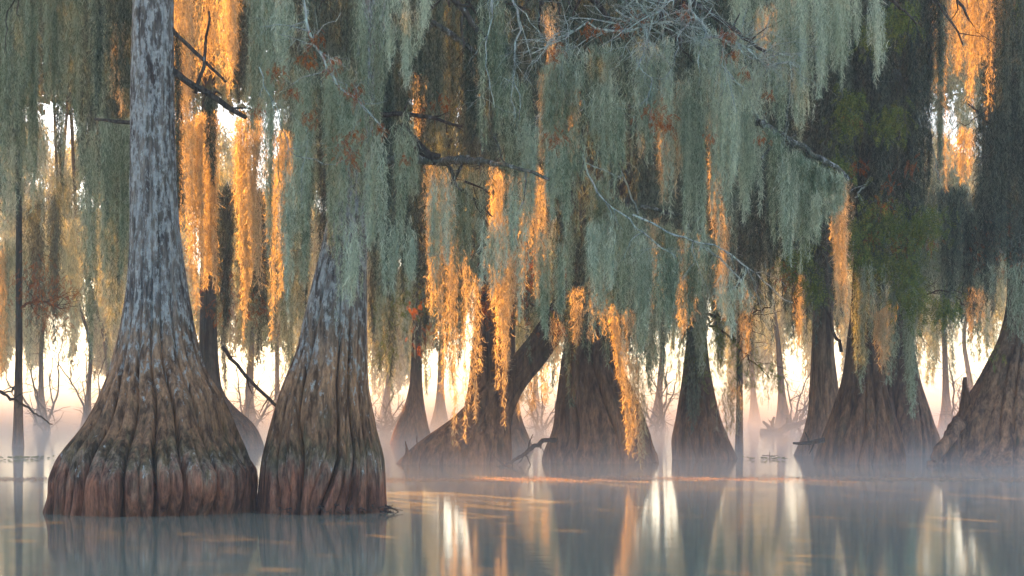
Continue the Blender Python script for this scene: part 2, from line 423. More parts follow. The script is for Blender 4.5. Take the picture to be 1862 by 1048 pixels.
def build_moss():
    for k, (label, x0, x1, top, bot, D, mat, group, group_, kw) in enumerate(QUEUE):
        r_ = np.random.default_rng(1000 + k)
        V, Fc = moss_verts(x0, x1, top, bot, D, r_=r_, group=group_, **kw)
        if D > 40:                       # gaps through which the low sun reaches the glowing curtains
            q = V.reshape(-1, 8, 3); kp = ~(sun_path(q[:, 4], .0, 1.5) & (r_.uniform(size=len(q)) < .9))
            V = q[kp].reshape(-1, 3); n = len(V) // 8; b = (np.arange(n) * 8)[:, None]
            Fc = np.concatenate([b + np.array([[2 * a, 2 * a + 1, 2 * a + 3, 2 * a + 2]]) for a in range(3)], 0)
        o = mesh_obj("spanish_moss", V, Fc, mat, None, False, P((x0 + x1) / 2, float(np.min(top)), D))
        tag(o, label, "moss", group)

def leaf_spots(name, spots, mat, parent, D0=27.0, seed=5, size=1.0, droop=.8, n=26):
    """drooping feathery cypress sprays: spots are (px, py, radius px, D)"""
    r_ = np.random.default_rng(seed); V = []; 
    for s_ in spots:
        px, py, rp = s_[:3]; D = s_[3] if len(s_) > 3 else D0
        k = D / F; nf = max(5, int(n * 1.5 * (rp / 20) ** 1.5))
        for _ in range(nf):
            q = P(px + r_.normal() * rp * .7, py + r_.normal() * rp * .7, D + r_.normal() * rp * k * .5)
            d = r_.normal(size=3); d[2] = -abs(d[2]) * droop - .4; d /= np.linalg.norm(d)
            L = r_.uniform(6, 14) * k * size; m = 6
            tt = np.linspace(.1, 1, m)[:, None]; st = q + d * L * tt + np.array([0, 0, -1.]) * L * .25 * tt ** 2
            sd = np.cross(d, r_.normal(size=3)); sd /= np.linalg.norm(sd) + 1e-9
            for sg in (-1, 1):
                e = (sd * sg + d * .8) * (L * .30 * np.sin(np.linspace(.35, 1, m) * 2.6)[:, None])
                nn = np.cross(sd, d) * 0; wv = d * .75 * k * size
                V.append(np.stack([st - wv * .5, st + e * .5 - wv, st + e, st + e * .5 + wv], 1).reshape(-1, 3))
    V = np.concatenate(V); Fc = np.arange(len(V)).reshape(-1, 4)
    return mesh_obj(name, V, Fc, mat, parent, False)

# ------------------------------------------------------------------ trees
TREES = {}
def tree(key, label, slices, D, lobes, amp, mat, ztop=None, group=None, **kw):
    b = slices[0]; loc = np.array([((b[1] + b[2]) / 2 - 931) / F * D, D, 0.0])
    e = empty("cypress_tree", loc); tag(e, label, "tree", group)
    V, Fc, ax = trunk_mesh(slices, D, lobes, amp, ztop=ztop, **kw)
    mesh_obj("trunk", V - loc, Fc, mat, e, True)
    TREES[key] = dict(e=e, loc=loc, ax=ax, D=D)
    return e
def branch(key, pts, r0, r1, mat, D=None, seed=0, name="branch", **kw):
    T = TREES[key]; D = D or T['D']; mb = MB(); r_ = np.random.default_rng(seed + 77)
    grow(mb, px_line(pts, D), r0, r1, r_, **kw)
    o = mb.build(name, mat, T['e'], True); me = o.data
    off_children(o, T['loc']); return o
def off_children(o, loc):
    n = len(o.data.vertices); c = np.empty(n * 3, np.float32); o.data.vertices.foreach_get("co", c)
    o.data.vertices.foreach_set("co", (c.reshape(-1, 3) - np.asarray(loc, np.float32)).ravel()); o.data.update()
def sprays(key, spots, mat, name="foliage", **kw):
    T = TREES[key]; o = leaf_spots(name, spots, mat, T['e'], **kw); off_children(o, T['loc']); return o

GF = "cypress trees standing in the water"
tree('A', "massive front cypress at left, pale lichened trunk over a wide fluted reddish base",
     [(931, 80, 467), (874, 92, 465), (834, 107, 454), (814, 120, 447), (779, 150, 431), (734, 175, 413), (669, 200, 372), (599, 219, 355), (524, 231, 342), (450, 236, 331), (375, 237, 323), (250, 238, 318), (100, 239, 316), (0, 241, 314)],
     28.3, 21, .40, BARK_F, ztop=13.5, group=GF, na=420, nz=260, seed=11, fade=3.0, rough=.024)
tree('B', "second front cypress, narrower dark blue-grey trunk over a knobbly fluted base",
     [(930, 464, 708), (919, 466, 703), (834, 475, 700), (774, 490, 684), (699, 515, 671), (639, 540, 668), (574, 555, 667), (524, 567, 667), (450, 584, 668), (330, 610, 672), (200, 640, 690), (60, 652, 700), (0, 655, 702)],
     28.3, 13, .46, BARK_F, ztop=13.0, group=GF, na=420, nz=260, seed=23, fade=2.8, rough=.02)
tree('C', "leaning cypress whose dark trunk slants up to the right from a broad brown base",
     [(845, 717, 930), (824, 738, 929), (800, 765, 929), (759, 826, 930), (709, 872, 951), (650, 930, 1000), (609, 965, 1025), (540, 1010, 1075), (440, 1080, 1135), (300, 1120, 1170), (100, 1140, 1180), (0, 1145, 1182)],
     51.5, 15, .2, BARK_M, ztop=17, group=GF, seed=31, fade=5, depth=.6, rough=.04)
tree('D', "cypress beside the leaning one, dark folded buttress with an upright stem",
     [(838, 985, 1196), (820, 988, 1190), (784, 1005, 1180), (724, 1012, 1160), (674, 1018, 1135), (620, 1026, 1118), (560, 1030, 1105), (400, 1036, 1098), (200, 1042, 1094), (0, 1048, 1090)],
     52.9, 12, .28, BARK_M, ztop=18, group=GF, seed=41, fade=4.5, rough=.03)
tree('E', "small cone shaped cypress standing alone between the middle and right trees",
     [(834, 1222, 1343), (799, 1220, 1326), (759, 1229, 1310), (714, 1237, 1300), (664, 1243, 1290), (600, 1250, 1284), (500, 1254, 1282), (300, 1258, 1280), (0, 1262, 1278)],
     56.0, 10, .24, BARK_M, ztop=18, group=GF, seed=52, fade=3.5, rough=.025)
tree('F', "slim straight cypress pole just right of the small cone shaped tree",
     [(816, 1336, 1352), (780, 1338, 1351), (600, 1340, 1350), (300, 1341, 1350), (0, 1342, 1349)],
     69, 6, .1, BARK_M, ztop=20, group=GF, seed=61, na=60, nz=100)
tree('G', "broad dark cypress at right with moss hanging down over its brown base",
     [(843, 1480, 1646), (804, 1492, 1643), (744, 1515, 1624), (699, 1530, 1612), (659, 1537, 1604), (600, 1543, 1592), (554, 1548, 1586), (400, 1556, 1600), (250, 1564, 1618), (0, 1570, 1630)],
     51.8, 13, .26, BARK_M, ztop=18, group=GF, seed=72, fade=4.0, rough=.03)
tree('H', "cypress half hidden behind the broad dark right-hand tree, its slope showing on the right",
     [(826, 1560, 1710), (799, 1566, 1706), (749, 1585, 1690), (689, 1600, 1672), (624, 1612, 1661), (500, 1620, 1662), (300, 1625, 1664), (0, 1630, 1666)],
     61, 11, .22, BARK_M, ztop=19, group=GF, seed=83, fade=4.0)
tree('I', "reddish cypress stem showing just left of the broad dark right-hand tree",
     [(828, 1442, 1540), (794, 1458, 1536), (749, 1471, 1530), (689, 1473, 1522), (640, 1476, 1516), (500, 1480, 1514), (0, 1486, 1512)],
     60, 8, .22, BARK_W, ztop=18, group=GF, seed=94, fade=3.5)
tree('J', "warm brown cypress cut by the right edge, with a knee spike on its slope",
     [(844, 1697, 1990), (799, 1722, 1975), (760, 1735, 1960), (714, 1765, 1945), (690, 1780, 1938), (649, 1800, 1925), (614, 1818, 1915), (560, 1830, 1905), (400, 1836, 1895), (200, 1840, 1890), (0, 1842, 1888)],
     51.5, 17, .2, BARK_W, ztop=18, group=GF, seed=105, fade=4.5, rough=.03)
tree('K', "hazy cypress with a bell shaped base behind the front left tree",
     [(815, 330, 482), (800, 335, 478), (774, 342, 466), (744, 350, 430), (714, 358, 404), (649, 362, 396), (560, 364, 394), (300, 366, 392), (0, 368, 390)],
     70.5, 10, .15, BARK_M, ztop=22, group=GF, seed=111, fade=3.0)
tree('L', "thin dark cypress stem standing in mist at the far left",
     [(812, 21, 44), (780, 24, 42), (700, 26, 41), (640, 28, 41), (400, 29, 40), (0, 30, 39)],
     72, 6, .12, BARK_M, ztop=22, group=GF, seed=121, na=60, nz=100)
tree('M', "low hazy buttress of a far cypress seen left of the leaning tree",
     [(806, 708, 790), (780, 716, 780), (740, 735, 772), (700, 745, 768), (600, 750, 766), (300, 752, 765), (0, 753, 764)],
     79, 8, .2, BARK_M, ztop=23, group=GF, seed=131, fade=3.5)
tree('O', "far cypress base seen through the gap under the leaning trunk",
     [(818, 890, 972), (790, 898, 960), (760, 905, 948), (700, 912, 938), (500, 915, 935), (0, 918, 932)],
     68, 8, .2, BARK_M, ztop=22, group=GF, seed=141, fade=3.5)

tree('N', "dark upright cypress stem standing close behind the leaning one",
     [(836, 812, 932), (800, 826, 930), (750, 842, 928), (700, 852, 922), (600, 862, 914), (500, 868, 910), (300, 872, 906), (0, 876, 902)],
     54.5, 10, .24, BARK_M, ztop=19, group=GF, seed=151, fade=4.0, rough=.03)
# knees, roots and stubs as parts
def knee(key, px, py0, py1, wpx, D, seed, lean=0):
    T = TREES[key]; r_ = np.random.default_rng(seed)
    n = 14; t = np.linspace(0, 1, n); pts = [P(px + lean * q + 2 * math.sin(q * 5 + seed), py0 + (py1 - py0) * q, D) for q in t]
    V, a, b = tube(pts, [wpx * D / F * .6, wpx * D / F * .42, wpx * D / F * .26, wpx * D / F * .13, wpx * D / F * .05], 12, seed, .14)
    o = mesh_obj("knee", V - T['loc'], [a, b], BARK_M, T['e'], True)
knee('J', 1764, 860, 686, 62, 51.3, 3, lean=-12); knee('J', 1778, 850, 705, 50, 51.4, 4, lean=2); knee('J', 1737, 860, 760, 50, 50.8, 14, lean=4)
knee('C', 738, 848, 802, 14, 50.8, 5); knee('C', 757, 848, 793, 9, 50.6, 6, 3)
knee('D', 1188, 842, 790, 16, 52.4, 7, -4); knee('D', 1003, 842, 790, 14, 52.4, 8, 3)
branch('J', [(1745, 770, 51), (1722, 800, 50.5), (1705, 822, 50.3), (1692, 850, 50.2)], .22, .12, BARK_W, seed=9, name="root", wig=.03)
branch('D', [(1010, 800, 52.3), (985, 803, 52), (960, 818, 51), (930, 838, 50), (905, 850, 49)], .07, .025, WOOD_D, seed=10, name="root", kids=7, klen=(.2, .7), wig=.05)
branch('G', [(1500, 800, 51), (1470, 806, 51), (1442, 806, 51)], .08, .03, WOOD_D, seed=12, name="root", kids=3, klen=(.2, .4))

# branches of the front trees
branch('A', [(312, 52), (350, 90), (385, 128), (411, 150)], .035, .02, WOOD_D, seed=1, wig=.03)
branch('A', [(312, 128), (370, 165), (410, 190), (447, 214)], .06, .035, WOOD_D, seed=2, kids=5, klen=(.15, .4), wig=.04)
branch('A', [(355, 170), (372, 130), (378, 60), (380, 20)], .03, .015, WOOD_D, seed=3, wig=.03)
branch('A', [(245, 224), (205, 220), (172, 217)], .035, .02, WOOD_D, seed=4, wig=.02)
branch('A', [(278, -60), (200, -90), (100, -80), (0, -100), (-120, -90, 30)], .12, .05, WOOD_D, seed=5, kids=8, klen=(.6, 1.6), wig=.1)
branch('A', [(278, -90), (360, -120), (460, -100), (560, -110, 29)], .12, .05, WOOD_D, seed=6, kids=8, klen=(.6, 1.6), wig=.1)
branch('B', [(690, -60), (600, -100, 28), (480, -70, 27.5)], .12, .05, WOOD_D, seed=7, kids=8, klen=(.5, 1.4), wig=.1)
branch('B', [(690, -50), (800, -90, 28), (950, -60, 27.5), (1100, -80, 27), (1300, -60, 27), (1500, -90, 27), (1640, -70, 27)], .17, .06, WOOD_D, seed=8, kids=16, klen=(.6, 1.6), wig=.12)
branch('B', [(690, 300), (745, 285), (800, 290), (870, 296, 26.6), (920, 302, 25.3), (1000, 327, 25.1)], .08, .022, WOOD_M, D=29.2, seed=9, kids=6, klen=(.2, .6), wig=.03)
branch('B', [(725, 230), (752, 262), (775, 284), (800, 288)], .10, .07, WOOD_D, D=29.2, seed=10, wig=.03)
branch('B', [(688, 210), (735, 208), (790, 216), (840, 230)], .045, .02, WOOD_D, D=29, seed=11, kids=5, klen=(.1, .4), wig=.03)
branch('B', [(845, 330), (870, 340), (890, 352)], .02, .01, WOOD_D, D=29, seed=12, kids=1)
branch('B', [(840, 345), (870, 370), (895, 395)], .03, .012, WOOD_D, D=29.5, seed=13, kids=2)
branch('B', [(785, 40), (820, 60), (870, 98)], .05, .035, WOOD_M, D=30, seed=14, wig=.02)
branch('B', [(700, 236), (660, 190), (625, 160), (590, 110), (560, 60), (548, -30)], .012, .02, WOOD_L, D=25.0, seed=15, kids=12, klen=(.2, .8), wig=.06)
branch('B', [(470, 120), (500, 200), (540, 290), (600, 300), (640, 290)], .009, .005, WOOD_L, D=25.0, seed=16, kids=10, klen=(.2, .6), wig=.08)

# lichened branches hanging into view from the front limb
branch('B', [(930, -70), (940, 0), (948, 60), (930, 150), (945, 220)], .018, .006, WOOD_L, D=24.9, seed=20, kids=10, klen=(.25, .9), wig=.07)
branch('B', [(900, -60), (890, 40), (880, 110), (890, 170), (900, 195)], .012, .005, WOOD_L, D=24.9, seed=21, kids=6, klen=(.2, .6), wig=.06)
branch('B', [(1230, -60), (1200, 20), (1150, 60), (1060, 50), (1000, 90), (968, 100)], .028, .008, WOOD_L, D=24.8, seed=22, kids=28, klen=(.25, 1.0), wig=.10)
branch('B', [(1230, -60), (1250, 20), (1290, 60), (1340, 80), (1390, 105), (1450, 125)], .028, .008, WOOD_L, D=24.8, seed=23, kids=28, klen=(.25, 1.0), wig=.10)
branch('B', [(1160, 20), (1190, 70), (1150, 110), (1190, 150), (1175, 190)], .014, .006, WOOD_L, D=24.8, seed=24, kids=12, klen=(.2, .7), wig=.08)
branch('B', [(1120, 15), (1170, 35), (1230, 28), (1290, 45)], .014, .006, WOOD_L, D=24.7, seed=29, kids=20, klen=(.2, .6), wig=.08)
branch('B', [(1060, 280), (1085, 350), (1110, 375), (1150, 412), (1180, 440), (1230, 470)], .014, .008, WOOD_L, D=25.4, seed=25, kids=6, klen=(.2, .7), wig=.05)
branch('B', [(1165, 375), (1220, 385), (1283, 406)], .035, .025, WOOD_M, D=28, seed=26, kids=3, klen=(.1, .4), wig=.02)
branch('B', [(1150, 390), (1230, 430), (1300, 460), (1370, 500), (1440, 552)], .014, .006, WOOD_L, D=25.2, seed=27, kids=9, klen=(.2, .8), wig=.05)
branch('B', [(1270, 445), (1330, 490), (1375, 545)], .012, .006, WOOD_L, D=26.9, seed=30, kids=5, klen=(.1, .5), wig=.05)
branch('B', [(1340, 180, 28), (1390, 222), (1440, 262), (1490, 295), (1543, 327)], .06, .035, WOOD_M, D=25.6, seed=28, kids=8, klen=(.2, .7), wig=.05)
branch('B', [(1060, 180), (1100, 260), (1140, 330), (1160, 390)], .016, .012, WOOD_L, D=27.3, seed=31, kids=5, klen=(.1, .5), wig=.06)
# limbs of the middle trees above the frame
for k, (key, pts) in enumerate([('C', [(1145, -40), (1000, -70), (850, -60), (700, -80)]), ('D', [(1068, -60), (1180, -90), (1300, -60), (1420, -90)]),
                                ('G', [(1600, -60), (1480, -90), (1380, -60)]), ('J', [(1860, -70), (1760, -100), (1660, -70)]), ('G', [(1600, -30), (1680, -70), (1740, -50)])]):
    branch(key, pts, .2, .07, WOOD_D, seed=40 + k, kids=12, klen=(1, 2.6), wig=.15)
branch('G', [(1530, 640), (1500, 560), (1460, 470), (1440, 400)], .05, .02, WOOD_D, seed=50, kids=6, klen=(.4, 1.2), wig=.08)
branch('G', [(1610, 640, 50), (1640, 560, 50), (1700, 530, 50), (1760, 560, 50)], .04, .015, WOOD_D, seed=51, kids=9, klen=(.4, 1.4), wig=.1)
branch('G', [(1600, 300, 50), (1570, 345, 48), (1555, 360, 47)], .04, .015, WOOD_L, seed=52, kids=4, klen=(.4, 1.0), wig=.06)
branch('G', [(1605, 120, 50), (1645, 130, 49), (1680, 240, 49), (1710, 330, 49)], .05, .02, WOOD_L, seed=53, kids=8, klen=(.4, 1.2), wig=.1)
branch('J', [(1850, 300), (1800, 220), (1760, 190)], .06, .02, WOOD_D, D=50, seed=54, kids=6, klen=(.4, 1.2), wig=.1)
branch('J', [(1850, 480, 50), (1800, 430, 49), (1760, 420, 49)], .04, .012, WOOD_L, seed=55, kids=10, klen=(.4, 1.4), wig=.1)
branch('E', [(1262, 560), (1310, 610), (1360, 660), (1400, 690)], .04, .012, WOOD_D, D=54, seed=56, kids=14, klen=(.4, 1.3), wig=.1)
branch('E', [(1262, 560), (1330, 580), (1400, 560)], .05, .02, WOOD_D, D=54, seed=57, kids=8, klen=(.4, 1.2), wig=.1)
branch('C', [(1010, 560), (930, 540), (850, 560), (780, 600)], .05, .012, WOOD_D, D=50, seed=58, kids=16, klen=(.4, 1.3), wig=.1)
branch('L', [(35, 560), (70, 545), (120, 560)], .06, .02, WOOD_D, seed=59, kids=12, klen=(.6, 1.8), wig=.12)
branch('L', [(33, 700), (0, 710), (-20, 690)], .05, .02, WOOD_D, seed=60, kids=4, klen=(.6, 1.2), wig=.12)

# rust and green needle sprays
sprays('B', [(505, 130, 14), (560, 105, 16), (600, 120, 16), (640, 165, 18), (625, 260, 18), (640, 290, 14), (560, 215, 12), (690, 235, 10), (575, 70, 12), (470, 205, 10), (535, 165, 10), (650, 240, 12), (735, 290, 8)], LEAF_R, D0=24.9, seed=3, n=40)
sprays('B', [(1200, 215, 22), (1215, 230, 14), (1180, 205, 10), (1010, 250, 16), (1010, 95, 14), (1160, 30, 14), (1075, 55, 14), (1320, 60, 14), (1330, 100, 10), (1400, 170, 8), (1290, 250, 8), (1130, 45, 10), (1250, 20, 10), (1385, 250, 10), (1355, 130, 8)], LEAF_R, D0=24.7, seed=4, n=40)
sprays('B', [(800, 190, 14), (815, 180, 10), (765, 205, 8)], LEAF_R, D0=30, seed=6)
sprays('G', [(1560, 430, 30), (1600, 400, 30), (1650, 420, 30), (1640, 480, 30), (1690, 400, 24), (1580, 480, 26), (1660, 540, 30), (1720, 560, 22), (1620, 220, 26), (1545, 220, 22), (1550, 180, 18), (1590, 60, 24), (1640, 30, 24), (1530, 300, 18), (1450, 470, 24), (1480, 520, 20)], LEAF_G, D0=46.6, seed=7, n=80, size=1.5)
sprays('G', [(1600, 380, 16), (1640, 440, 18), (1690, 440, 14), (1560, 300, 14), (1550, 215, 12), (1620, 330, 12), (1660, 300, 12), (1580, 440, 14), (1430, 500, 16)], LEAF_R, D0=46.6, seed=8, n=30)
sprays('E', [(1260, 600, 30), (1300, 620, 30), (1340, 650, 30), (1380, 680, 26), (1250, 650, 24), (1410, 690, 20), (1310, 560, 24), (1290, 670, 26), (1350, 560, 22)], LEAF_G, D0=53.5, seed=9, n=44)
sprays('C', [(900, 500, 34), (920, 540, 34), (960, 500, 34), (990, 480, 26), (880, 560, 26), (780, 620, 26), (760, 560, 16), (940, 470, 30), (1020, 600, 20)], LEAF_R, D0=45.5, seed=10, n=22)
sprays('C', [(760, 540, 34), (720, 560, 30), (800, 560, 30), (980, 540, 30), (700, 640, 24), (1180, 540, 24)], LEAF_G, D0=50.5, seed=11)
sprays('J', [(1800, 430, 24), (1830, 400, 22), (1780, 460, 22), (1840, 470, 20)], LEAF_R, D0=48.7, seed=12)
sprays('J', [(1800, 640, 22), (1770, 620, 20), (1860, 20, 24)], LEAF_G, D0=48.7, seed=13)
sprays('K', [(345, 470, 20), (410, 500, 20), (440, 540, 26), (400, 560, 22), (470, 560, 22)], LEAF_R, D0=66, seed=14)
sprays('L', [(60, 530, 34), (90, 560, 30), (120, 530, 26), (70, 500, 24), (110, 600, 20)], LEAF_R, D0=71, seed=15)

# ------------------------------------------------------------------ moss curtains, nearest first
T = -45
# in front of the second tree and over the middle: shaded grey-green
moss("large ragged grey moss clump hanging in front of the second cypress trunk", 520, 690, [170, 110, 110, 160], [520, 560, 500, 610, 590, 470], 26.6, thick=.7, group="near moss curtains", dens=1.15)
moss("moss fringe reaching left from the second cypress over the lit gap", 478, 560, [T, 60, 160], [470, 560, 520], 27.0, group="near moss curtains")
moss("shaded green moss sheet along the right side of the second cypress", 655, 790, T, [520, 560, 640, 560], 30.5, mat=MOSS_D, group="near moss curtains", dens=1.2, thick=.9)
moss("short pale moss tip at the top edge above the second cypress", 705, 745, T, [40, 75], 24.8, mat=MOSS_P, group="near moss curtains", colw=4)
moss("short twin moss tip at the top edge, right of the pale one", 770, 802, T, [50, 30], 24.8, mat=MOSS_P, group="near moss curtains", colw=4)
moss("grey moss column crossing the thick lichened branch", 905, 962, [120, 150], [380, 470, 400], 26.6, mat=MOSS, group="near moss curtains")
moss("moss tassel with two long tips under the lichen twigs", 975, 1065, [110, 130], [330, 420, 440, 400], 26.4, mat=MOSS, group="near moss curtains", dens=1.1)
moss("grey moss hanging from the arched lichen branch, left half", 1060, 1180, [80, 70], [330, 380, 300, 360], 26.5, mat=MOSS, group="near moss curtains")
moss("broad silvery moss hanging from the middle of the arched branch", 1150, 1300, [90, 60], [360, 330, 480, 620, 520], 26.4, mat=MOSS_P, group="near moss curtains", dens=1.15, thick=.7)
moss("silvery moss hanging from the right end of the arched branch", 1290, 1400, [90, 130], [460, 420, 430, 300], 26.6, mat=MOSS_P, group="near moss curtains", dens=1.1)
moss("long silver streaks of moss at the top, above the thick mossy branch", 1330, 1500, T, [180, 220, 250, 270, 200], 27.2, mat=MOSS_P, group="near moss curtains", dens=1.1)
moss("narrow silver moss streaks at the top, left of the dark right-hand trunk", 1490, 1600, T, [190, 120, 230], 27.6, mat=MOSS_P, group="near moss curtains", rag=.6)
moss("mossy beard hanging under the thick mossy branch", 1385, 1515, [225, 280, 325], [420, 520, 500, 400], 27.2, mat=MOSS, group="near moss curtains", dens=1.2)
moss("lower moss fringe below the thin slanting lichen branch", 1120, 1300, [370, 440], [640, 700, 560, 520], 28, mat=MOSS, group="near moss curtains")
moss("green moss fringe between the arched and the slanting branch", 1000, 1150, [250, 380], [560, 640, 600], 28.6, mat=MOSS, group="near moss curtains", dens=1.1)
moss("thin grey moss tuft dangling above the leaning cypress", 830, 900, [330, 300], [520, 430], 29.2, mat=MOSS, group="near moss curtains")
moss("wide moss sheet filling the top between the second trunk and the lichen twigs", 790, 980, T, [330, 300, 360, 300], 30.5, mat=MOSS_D, group="near moss curtains", dens=1.0, thick=1.0)
moss("moss sheet at the top behind the arched lichen branch", 960, 1180, T, [320, 260, 300], 30, mat=MOSS_D, group="near moss curtains", dens=.9, thick=1.0)
moss("moss sheet at the top right of the arched branch", 1170, 1350, T, [330, 360, 300], 30.3, mat=MOSS_D, group="near moss curtains", dens=.9, thick=1.0)
moss("thin strand of moss swinging in the gap right of the front trunk", 452, 490, T, [330, 290], 27.5, mat=MOSS, group="near moss curtains")

moss("short moss fur clothing the thick mossy branch", 1392, 1548, [222, 290, 322], [275, 345, 395], 25.3, mat=MOSS, group="near moss curtains", dens=1.8, rag=.5, colw=6, thick=.3)
# individual beards of moss, each with its own tapering tips
BEARDS = [("moss beard at the top edge left of the rust needles", 500, 560, -40, 190), ("moss beard below the bare twig on the second cypress", 585, 660, 150, 400),
 ("moss beard lowest on the second trunk face", 606, 650, 380, 612), ("slim moss beard on the left shoulder of the large clump", 505, 545, 300, 590),
 ("moss beard covering the upper second trunk", 640, 712, -40, 330), ("long moss beard at the right side of the second trunk", 668, 712, 230, 520),
 ("moss beard above the dark stub branch", 700, 770, -40, 180), ("moss beard hanging from the foot of the dark stub branch", 712, 762, 200, 500),
 ("moss beard dropping from the thick lichened branch, inner", 775, 826, 290, 560), ("moss beard dropping from the thick lichened branch, outer", 920, 965, 305, 600),
 ("tall moss beard left of the vertical lichen twig", 860, 925, -40, 300), ("moss beard under the vertical lichen twig", 915, 975, 190, 470),
 ("pale moss beard below the left lichen twig", 975, 1030, 240, 425), ("pale moss beard with the longest hooked tip", 1020, 1062, 220, 455),
 ("moss beard at the left foot of the arched branch", 1000, 1070, 60, 260), ("small moss beard inside the arch of lichen twigs", 1075, 1125, 110, 330),
 ("moss beard beside the dark hollow of the arch", 1105, 1150, 160, 420), ("wide moss beard right of the rust needle cluster", 1215, 1290, 110, 480),
 ("low moss beard ending above the folded buttress", 1130, 1195, 400, 690), ("low moss beard ending left of the small cypress", 1180, 1240, 430, 640),
 ("pale moss beard at the right of the arch", 1285, 1345, 120, 440), ("stout moss beard left of the thick mossy branch", 1335, 1395, 170, 440),
 ("silver moss beard from the top edge above the mossy branch", 1400, 1450, -40, 290), ("silver moss beard from the top edge, longest of its row", 1450, 1500, -40, 300),
 ("slim silver moss beard near the dark right-hand trunk", 1580, 1612, -40, 215), ("silver moss beard touching the end of the thick mossy branch", 1490, 1545, -40, 220),
 ("moss beard at the middle of the thick mossy branch", 1400, 1470, 270, 500), ("moss beard at the tip of the thick mossy branch", 1470, 1522, 315, 440),
 ("moss beard caught on the slanting lichen branch", 1225, 1290, 440, 610), ("moss beard near the low end of the slanting lichen branch", 1300, 1370, 470, 620),
 ("moss beard in the middle between arch and slanting branch", 1060, 1130, 380, 600), ("moss beard above the slanting trunk", 960, 1030, 400, 640),
 ("moss beard over the left of the leaning cypress", 690, 760, 380, 600), ("moss beard over the middle of the leaning cypress", 865, 930, 380, 560)]
for k, (lab, x0, x1, t0, b0) in enumerate(BEARDS):
    moss(lab, x0, x1, t0, [b0 - 70, b0, b0 - 20, b0 - 90], 25.4 + (k * 7 % 10) * .12, mat=(MOSS_P, MOSS, MOSS_P)[k % 3], group="single beards of moss in front", beard=.8, rag=.5, dens=1.1, thick=.5, colw=5.5, group_=22)

# left of the front tree
GL = "moss curtains left of the front cypress"
moss("grey moss curtain touching the left edge of the front trunk", 175, 245, T, [230, 215], 31, mat=MOSS_D, group=GL, dens=1.2)
moss("moss hanging from the stub branch left of the front trunk", 150, 240, 218, [560, 600, 520], 31, mat=MOSS, group=GL, dens=1.1)
moss("broad dim moss curtain at the upper left corner", -10, 110, T, [430, 400, 330], 33, mat=MOSS, group=GL, dens=1.2, thick=.9)
moss("second dim moss curtain between the corner and the stub branch", 80, 200, T, [300, 250, 400], 33.5, mat=MOSS, group=GL, dens=1.2, thick=.9)
moss("narrow moss ribbon ending low beside the pale gap at left", 150, 182, 260, [700], 36, mat=MOSS, group=GL)
moss("wispy moss veil far left over the bright gap", 0, 70, 250, [520, 440], 38, mat=MOSS_P, group=GL, dens=.6)
moss("shaded green moss backing in the upper left corner", -20, 235, T, [260, 160, 230, 420], 40, mat=MOSS_D, group=GL, dens=1.0, thick=1.2)
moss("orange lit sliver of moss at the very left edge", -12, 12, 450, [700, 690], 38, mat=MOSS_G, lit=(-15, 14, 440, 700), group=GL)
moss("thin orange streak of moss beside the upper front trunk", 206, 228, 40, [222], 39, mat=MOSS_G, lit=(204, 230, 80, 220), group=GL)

# between the two front trees: the burning orange curtain
GO = "orange glowing moss curtains"
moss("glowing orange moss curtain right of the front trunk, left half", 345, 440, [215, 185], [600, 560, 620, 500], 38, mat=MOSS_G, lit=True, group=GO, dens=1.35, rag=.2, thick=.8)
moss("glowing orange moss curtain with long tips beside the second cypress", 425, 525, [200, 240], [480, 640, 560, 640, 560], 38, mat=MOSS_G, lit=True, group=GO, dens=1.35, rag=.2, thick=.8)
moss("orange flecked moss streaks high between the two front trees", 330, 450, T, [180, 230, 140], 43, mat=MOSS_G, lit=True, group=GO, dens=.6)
moss("dark moss ribbon hanging from the dead branch of the front tree", 362, 388, 160, [330], 29.5, mat=MOSS_D, group="near moss curtains")
moss("thin moss tail by the right side of the front trunk", 316, 340, 60, [430], 30, mat=MOSS_D, group="near moss curtains")

# middle distance, dark greens with lit bits
GM = "moss curtains of the middle trees"
def mid(lab, *a, **k): 
    k.setdefault('group', GM); k.setdefault('mat', MOSS_D); k.setdefault('thick', 1.6); k.setdefault('colw', 6); return moss(lab, *a, **k)
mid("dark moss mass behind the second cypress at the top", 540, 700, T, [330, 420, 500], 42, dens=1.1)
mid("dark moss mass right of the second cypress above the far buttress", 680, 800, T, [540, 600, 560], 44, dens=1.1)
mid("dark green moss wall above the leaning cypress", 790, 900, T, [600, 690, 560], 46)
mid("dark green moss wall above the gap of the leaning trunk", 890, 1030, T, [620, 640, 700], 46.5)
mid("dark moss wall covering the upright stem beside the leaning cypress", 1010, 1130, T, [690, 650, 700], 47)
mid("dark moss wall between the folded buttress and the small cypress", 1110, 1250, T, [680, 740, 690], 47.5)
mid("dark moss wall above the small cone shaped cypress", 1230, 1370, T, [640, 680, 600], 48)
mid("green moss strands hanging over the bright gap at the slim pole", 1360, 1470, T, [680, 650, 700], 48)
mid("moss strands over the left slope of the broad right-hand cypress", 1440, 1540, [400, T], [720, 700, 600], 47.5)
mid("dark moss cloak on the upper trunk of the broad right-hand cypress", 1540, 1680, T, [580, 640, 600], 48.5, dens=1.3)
mid("long dangling moss over the right slope of the broad right-hand cypress", 1590, 1660, [540, 520], [640, 760, 790], 47.5, mat=MOSS)
mid("dark pointed moss lump in the upper right gap", 1700, 1745, 345, [600, 570], 48, dens=1.3)
mid("dark moss mass at the right edge with a stepped top", 1775, 1880, [185, 200, T], [560, 640, 600], 48, dens=1.3)
mid("moss strip between the pointed lump and the right edge mass", 1735, 1800, 380, [560, 640], 49)
mid("moss falling over the right edge trunk at the top", 1825, 1880, T, [330, 420], 47)
mid("moss veil left of the upper right bright gap", 1655, 1715, T, [70, 60, 230], 48)
